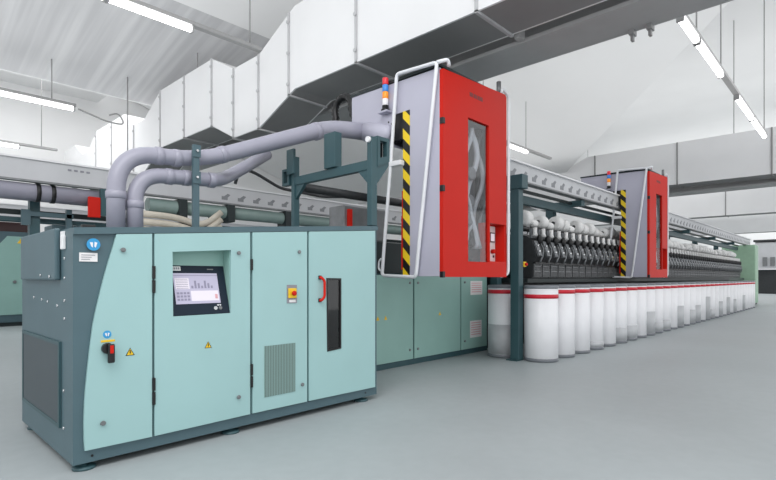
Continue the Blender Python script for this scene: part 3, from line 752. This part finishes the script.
# green end cabinet
ge = thing('end_cabinet', 'pale green cabinet closing the far end of the machine', 'cabinet', (29.2, 4.3, 0))
MB().box(28.6, 29.6, 3.7, 5.0, .08, 2.8, .01).build('body', M['green'], ge)
MB().box(28.7, 29.5, 3.69, 3.7, .2, 2.6, .003).build('door', M['green'], ge)
MB().box(28.6, 29.6, 3.75, 5.0, 0, .08).build('plinth', M['deep'], ge)

# ---------------------------------------------------------------- sliver cans
def make_can(x, y, band_z, fill, label, group):
    t = thing('sliver_can', label, 'can', (x, y, 0), group)
    R = .25
    MB().lathe([(R-.01, .045), (R, .05), (R, 1.09)], (x, y, 0), 'z', 36).build('shell', M['can'], t)
    MB().lathe([(R-.008, 0), (R+.004, .005), (R+.004, .05), (R-.004, .052)], (x, y, 0), 'z', 36).build('base_ring', M['rim'], t)
    MB().lathe([(R-.002, 1.088), (R+.006, 1.095), (R+.006, 1.125), (R-.015, 1.14), (R-.03, 1.13), (R-.03, 1.1)], (x, y, 0), 'z', 36).build('rim', M['rim'], t)
    MB().lathe([(R-.001, band_z-.03), (R+.003, band_z-.03), (R+.003, band_z+.03), (R-.001, band_z+.03)], (x, y, 0), 'z', 36).build('band', M['band'], t, 'red band')
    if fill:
        MB().lathe([(R-.001, .055), (R+.002, .055), (R+.002, fill), (R-.001, fill)], (x, y, 0), 'z', 36).build('fill_sleeve', M['fill'], t, 'grey sliver fill showing through')  # thin outer ring drawn for the grey fill seen through the shell
    return t
FR = 'front row of white cans'
variants = {}
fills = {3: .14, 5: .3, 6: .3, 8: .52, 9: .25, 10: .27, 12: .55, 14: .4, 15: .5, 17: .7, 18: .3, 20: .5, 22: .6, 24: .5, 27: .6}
NC = 32
for i in range(NC):
    x = 7.12+.6*i
    f = fills.get(i, 0)
    if i == 0: lab = 'nearest white can with a low red band, right of the dark teal post'
    elif i < 20: lab = '%s white can with red band in front row from the dark post%s' % (ORD[i], ', grey below' if f else '')
    elif f: lab = 'distant white can with grey lower half at the far end of front row'
    else: lab = 'distant plain white can with red band at the far end of front row'
    key = ('low' if i == 0 else 'n', f)
    if key not in variants:
        variants[key] = (make_can(x, 3.57, .975 if i == 0 else 1.035, f, lab, FR), x)
    else:
        src, sx = variants[key]
        dup(src, (x-sx, 0, 0), lab, FR)
dup(variants[('n', .52)][0], (7.1-variants[('n', .52)][1], 4.2-3.57, 0), 'shaded white can with grey lower half standing behind the dark teal post', 'back row of white cans')

# ---------------------------------------------------------------- neighbouring machine at the left
def neighbour(Y, xa, xb, label, lab_pipe, hole_from):
    t = thing('overhead_rail', label, 'rail', ((xa+xb)/2, Y, 2.78), 'rails of the neighbouring machines')
    MB().box(xa, xb, Y-.03, Y+.03, 2.78, 3.10).build('web', M['rail'], t)
    MB().box(xa, xb, Y-.06, Y+.06, 3.10, 3.13).build('top_flange', M['white'], t)
    MB().box(xa, xb, Y-.06, Y+.06, 2.75, 2.78).build('bottom_flange', M['mid'], t)
    if hole_from is not None: holes(t, Y-.03, hole_from, min(xb, hole_from+12), 2.84, M['railhole'], .36)
    return t
nt_ = neighbour(9.45, -3, 22, 'plain grey rail of the neighbouring machine passing behind the grey pipes', '', 5.0)
mb = MB()
for k in range(4): mb.box(2.3+k*.09, 2.35+k*.09, 9.41, 9.42, 3.0, 3.03)
mb.build('lettering', M['grey'], nt_, 'short row of grey marks')
dp = thing('suction_pipe', 'horizontal grey suction pipe under the neighbouring rail at left', 'pipe', (1.5, 9.5, 2.5))
MB().tube([(-3, 9.5, 2.60), (3.4, 9.5, 2.60)], .14, 16).build('pipe_body', M['pipe'], dp)
for x in (1.9, 2.1, 3.2): MB().tube([(x-.03, 9.5, 2.60), (x+.03, 9.5, 2.60)], .149, 16).build('clamp', M['black'], dp)
dp2 = thing('suction_pipe', 'pale green suction pipe under the cut-out rail behind the gantry', 'pipe', (7.5, 9.55, 2.5))
MB().tube([(3.6, 9.55, 2.60), (14, 9.55, 2.60)], .13, 16).build('pipe_body', M['spipe'], dp2)
for x in (4.2, 5.2, 6.6, 8.2): MB().box(x-.08, x+.08, 9.38, 9.72, 2.4, 2.75, .01).build('clamp', M['deep'], dp2)
nf = thing('textile_machine', 'teal frame of the neighbouring machine behind the control cabinet', 'machine frame', (5, 9.8, 0))
for x in (1.85, 4.95, 9.2, 13.2): MB().box(x, x+.14, 9.76, 9.9, 0, 2.76).build('post', M['dteal'], nf)
for x in (1.85,): MB().box(x, x+.6, 9.70, 9.76, 2.25, 2.32).box(x+.5, x+.58, 9.70, 9.78, 1.9, 2.4).box(x-.12, x, 9.70, 9.76, 2.1, 2.35).build('arm', M['teal'], nf)
MB().box(-3, 14, 9.9, 9.98, 2.28, 2.36).build('long_beam', M['deep'], nf)
MB().box(-3, 14, 9.92, 9.98, 2.18, 2.24).build('long_beam', M['dteal'], nf)
MB().box(2.2, 4.2, 9.95, 10.5, 0, 2.16, .02).build('body', M['teal'], nf)
MB().box(4.3, 20, 9.9, 10.5, 0, 1.95).build('body', M['teal'], nf)
hg = thing('hanger', 'dark green hanger with a bright red panel under the grey rail, left of the pipes', 'hanger', (2.7, 9.31, 2.28))
MB().box(2.745, 2.83, 9.27, 9.35, 2.3, 2.75).build('post', M['dteal'], hg)
MB().box(2.56, 2.745, 9.28, 9.33, 2.26, 2.60, .01).build('red_panel', M['red'], hg, 'bright red panel')
for k, (z, dy) in enumerate(((2.26, 0), (2.40, 0), (2.12, 0))):
    tag(MB().tube(smooth_path([(3.2, 9.3+dy, z), (4.0, 9.25+dy, z-.02), (4.5, 9.22+dy, z-.16), (4.85, 9.15+dy, z+.14)], .3), .06, 10).build('beige_hose', M['beige']),
        ('lowest' if k == 2 else 'topmost' if k == 1 else 'middle') + ' beige hose of the bundle between pipes and bracket', 'hose', 'beige hoses behind the pipes')
tag(MB().tube(smooth_path([(5.3, 9.42, 3.2), (5.4, 9.42, 3.55), (5.75, 9.42, 3.5), (6.4, 9.42, 3.25), (7.6, 9.42, 3.2), (8.3, 9.42, 3.28), (8.35, 9.42, 3.45)], .15), .035, 8).build('cable', M['char']),
    'dark looping cable lying along the top of the cut-out rail', 'cable')

# third machine row
neighbour(15.6, -3, 14, 'farther grey rail low at left edge, behind the suction pipe', '', None)
tc_ = thing('control_cabinet', 'distant mint cabinet with curved teal edge at the left photo border', 'cabinet', (3, 16.5, 0))
MB().box(-2, 6.0, 16.0, 17.2, .1, 2.45, .01).build('body', M['teal'], tc_)
MB().prism([(2.55, 2.33), (2.3, 2.0), (2.1, 1.6), (1.95, 1.1), (1.9, .3), (5.8, .3), (5.8, 2.33)], 15.97, 16.0).build('door', M['mint2'], tc_)
MB().box(-2, 6.0, 16.03, 17.2, 0, .1).build('plinth', M['deep'], tc_)
MB().lathe([(.04, -.04), (.04, 0)], (2.7, 15.97, 1.15), 'y', 10).build('lock', M['mid'], tc_)
MB().prism([(2.75, 2.15), (2.95, 2.15), (2.85, 2.3)], 15.96, 15.97).build('warning_sign', M['yellow'], tc_)
tag(MB().box(1.5, 3.0, 16.05, 16.8, 2.45, 2.70, .01).build('housing_box', M['brown']), 'dark brown box on the distant cabinet at left border', 'box')
t3 = thing('textile_machine', 'farthest teal machine frame between the two left rails', 'machine frame', (2, 16, 0))
MB().box(-3, 14, 15.9, 16.0, 2.70, 2.74).build('long_beam', M['dteal'], t3)
for x in (6.3, 9.0): MB().box(x, x+.16, 15.7, 15.85, 0, 2.74).build('post', M['dteal'], t3)

# ---------------------------------------------------------------- far machinery at the right
fm = thing('textile_machine', 'tall pale grey machine far away at the right photo border', 'machine', (50, 5.5, 0))
MB().box(49.5, 52, 3.0, 6.4, 2.0, 4.1, .05).build('upper_housing', M['rail'], fm)
MB().box(49.6, 52, 2.6, 6.4, 0, 1.9, .05).build('lower_housing', M['char'], fm)
for k in range(6): MB().box(49.4, 49.5, 3.2+k*.48, 3.5+k*.48, 2.2, 2.9).build('panel', M['mid'], fm)
MB().box(49.3, 49.6, 2.4, 6.4, 1.9, 2.0).build('table', M['white'], fm)
MB().box(49.4, 52, 2.8, 6.5, 4.15, 4.3).build('top_bar', M['char'], fm)
for y in (3.1, 4.4): MB().box(49.55, 49.7, y-.1, y+.1, 4.1, 4.15).build('support', M['char'], fm)

# ---------------------------------------------------------------- light
w = bpy.data.worlds.new('World'); SC.world = w; w.use_nodes = True
bg = w.node_tree.nodes['Background']; bg.inputs[0].default_value = (.97, .985, 1, 1); bg.inputs[1].default_value = 1.0

def area(name, loc, rot, sx, sy, power):
    l = bpy.data.lights.new(name, 'AREA'); l.shape = 'RECTANGLE'; l.size = sx; l.size_y = sy; l.energy = power
    o = bpy.data.objects.new(name, l); COL.objects.link(o); o.location = loc; o.rotation_euler = rot
    return o
area('aisle_fill', (-1.5, .8, 6.5), (math.radians(20), math.radians(-12), 0), 7, 3, 250)  # added fill lamp without a fixture, lifts cabinet front and near floor
area('aisle_fill', (16, 0, 6.5), (math.radians(35), 0, 0), 14, 3, 25)  # weak fill lamp added over the aisle by the cans
area('row_fill', (3, 16, 7.9), (0, 0, 0), 10, 7, 430)  # added overhead fill for the left wall and neighbouring machines
UP = math.radians(180)  # upward fill lamps below are added, brightening roof and ducts without fixtures
area('roof_fill', (0, 11, 3.9), (UP, 0, 0), 9, 12, 150)
area('roof_fill', (12.5, 6, 5.0), (UP, 0, 0), 10, 14, 165)
area('roof_fill', (24, 4, 5.2), (UP, 0, 0), 8, 20, 230)
area('roof_fill', (36, 4, 5.2), (UP, 0, 0), 9, 20, 350)
area('roof_fill', (54, 6, 5.2), (UP, 0, 0), 20, 20, 900)
area('hall_fill', (54, 6, 7.5), (0, 0, 0), 18, 18, 1000)  # added fill lamp for the far end of the hall
area('hall_fill', (24, 10, 7.5), (0, 0, 0), 8, 12, 300)  # added fill lamp over the middle bays, no fixture there

# ---------------------------------------------------------------- camera
cd = bpy.data.cameras.new('camera'); cam = bpy.data.objects.new('camera', cd); COL.objects.link(cam)
cd.sensor_width = 36; cd.sensor_fit = 'HORIZONTAL'; cd.lens = 500/776*36
cam.location = (0, 0, H)
F = Vector((.7236, .6902, 0))
cam.rotation_euler = (math.radians(90), 0, math.atan2(F.y, F.x)-math.radians(90))
cd.shift_y = (278-240)/776
cd.clip_end = 300
SC.camera = cam
SC.view_settings.view_transform = 'Standard'
SC.view_settings.look = 'None'
SC.view_settings.exposure = .3
SC.view_settings.gamma = 1
SC.cycles.use_denoising = True
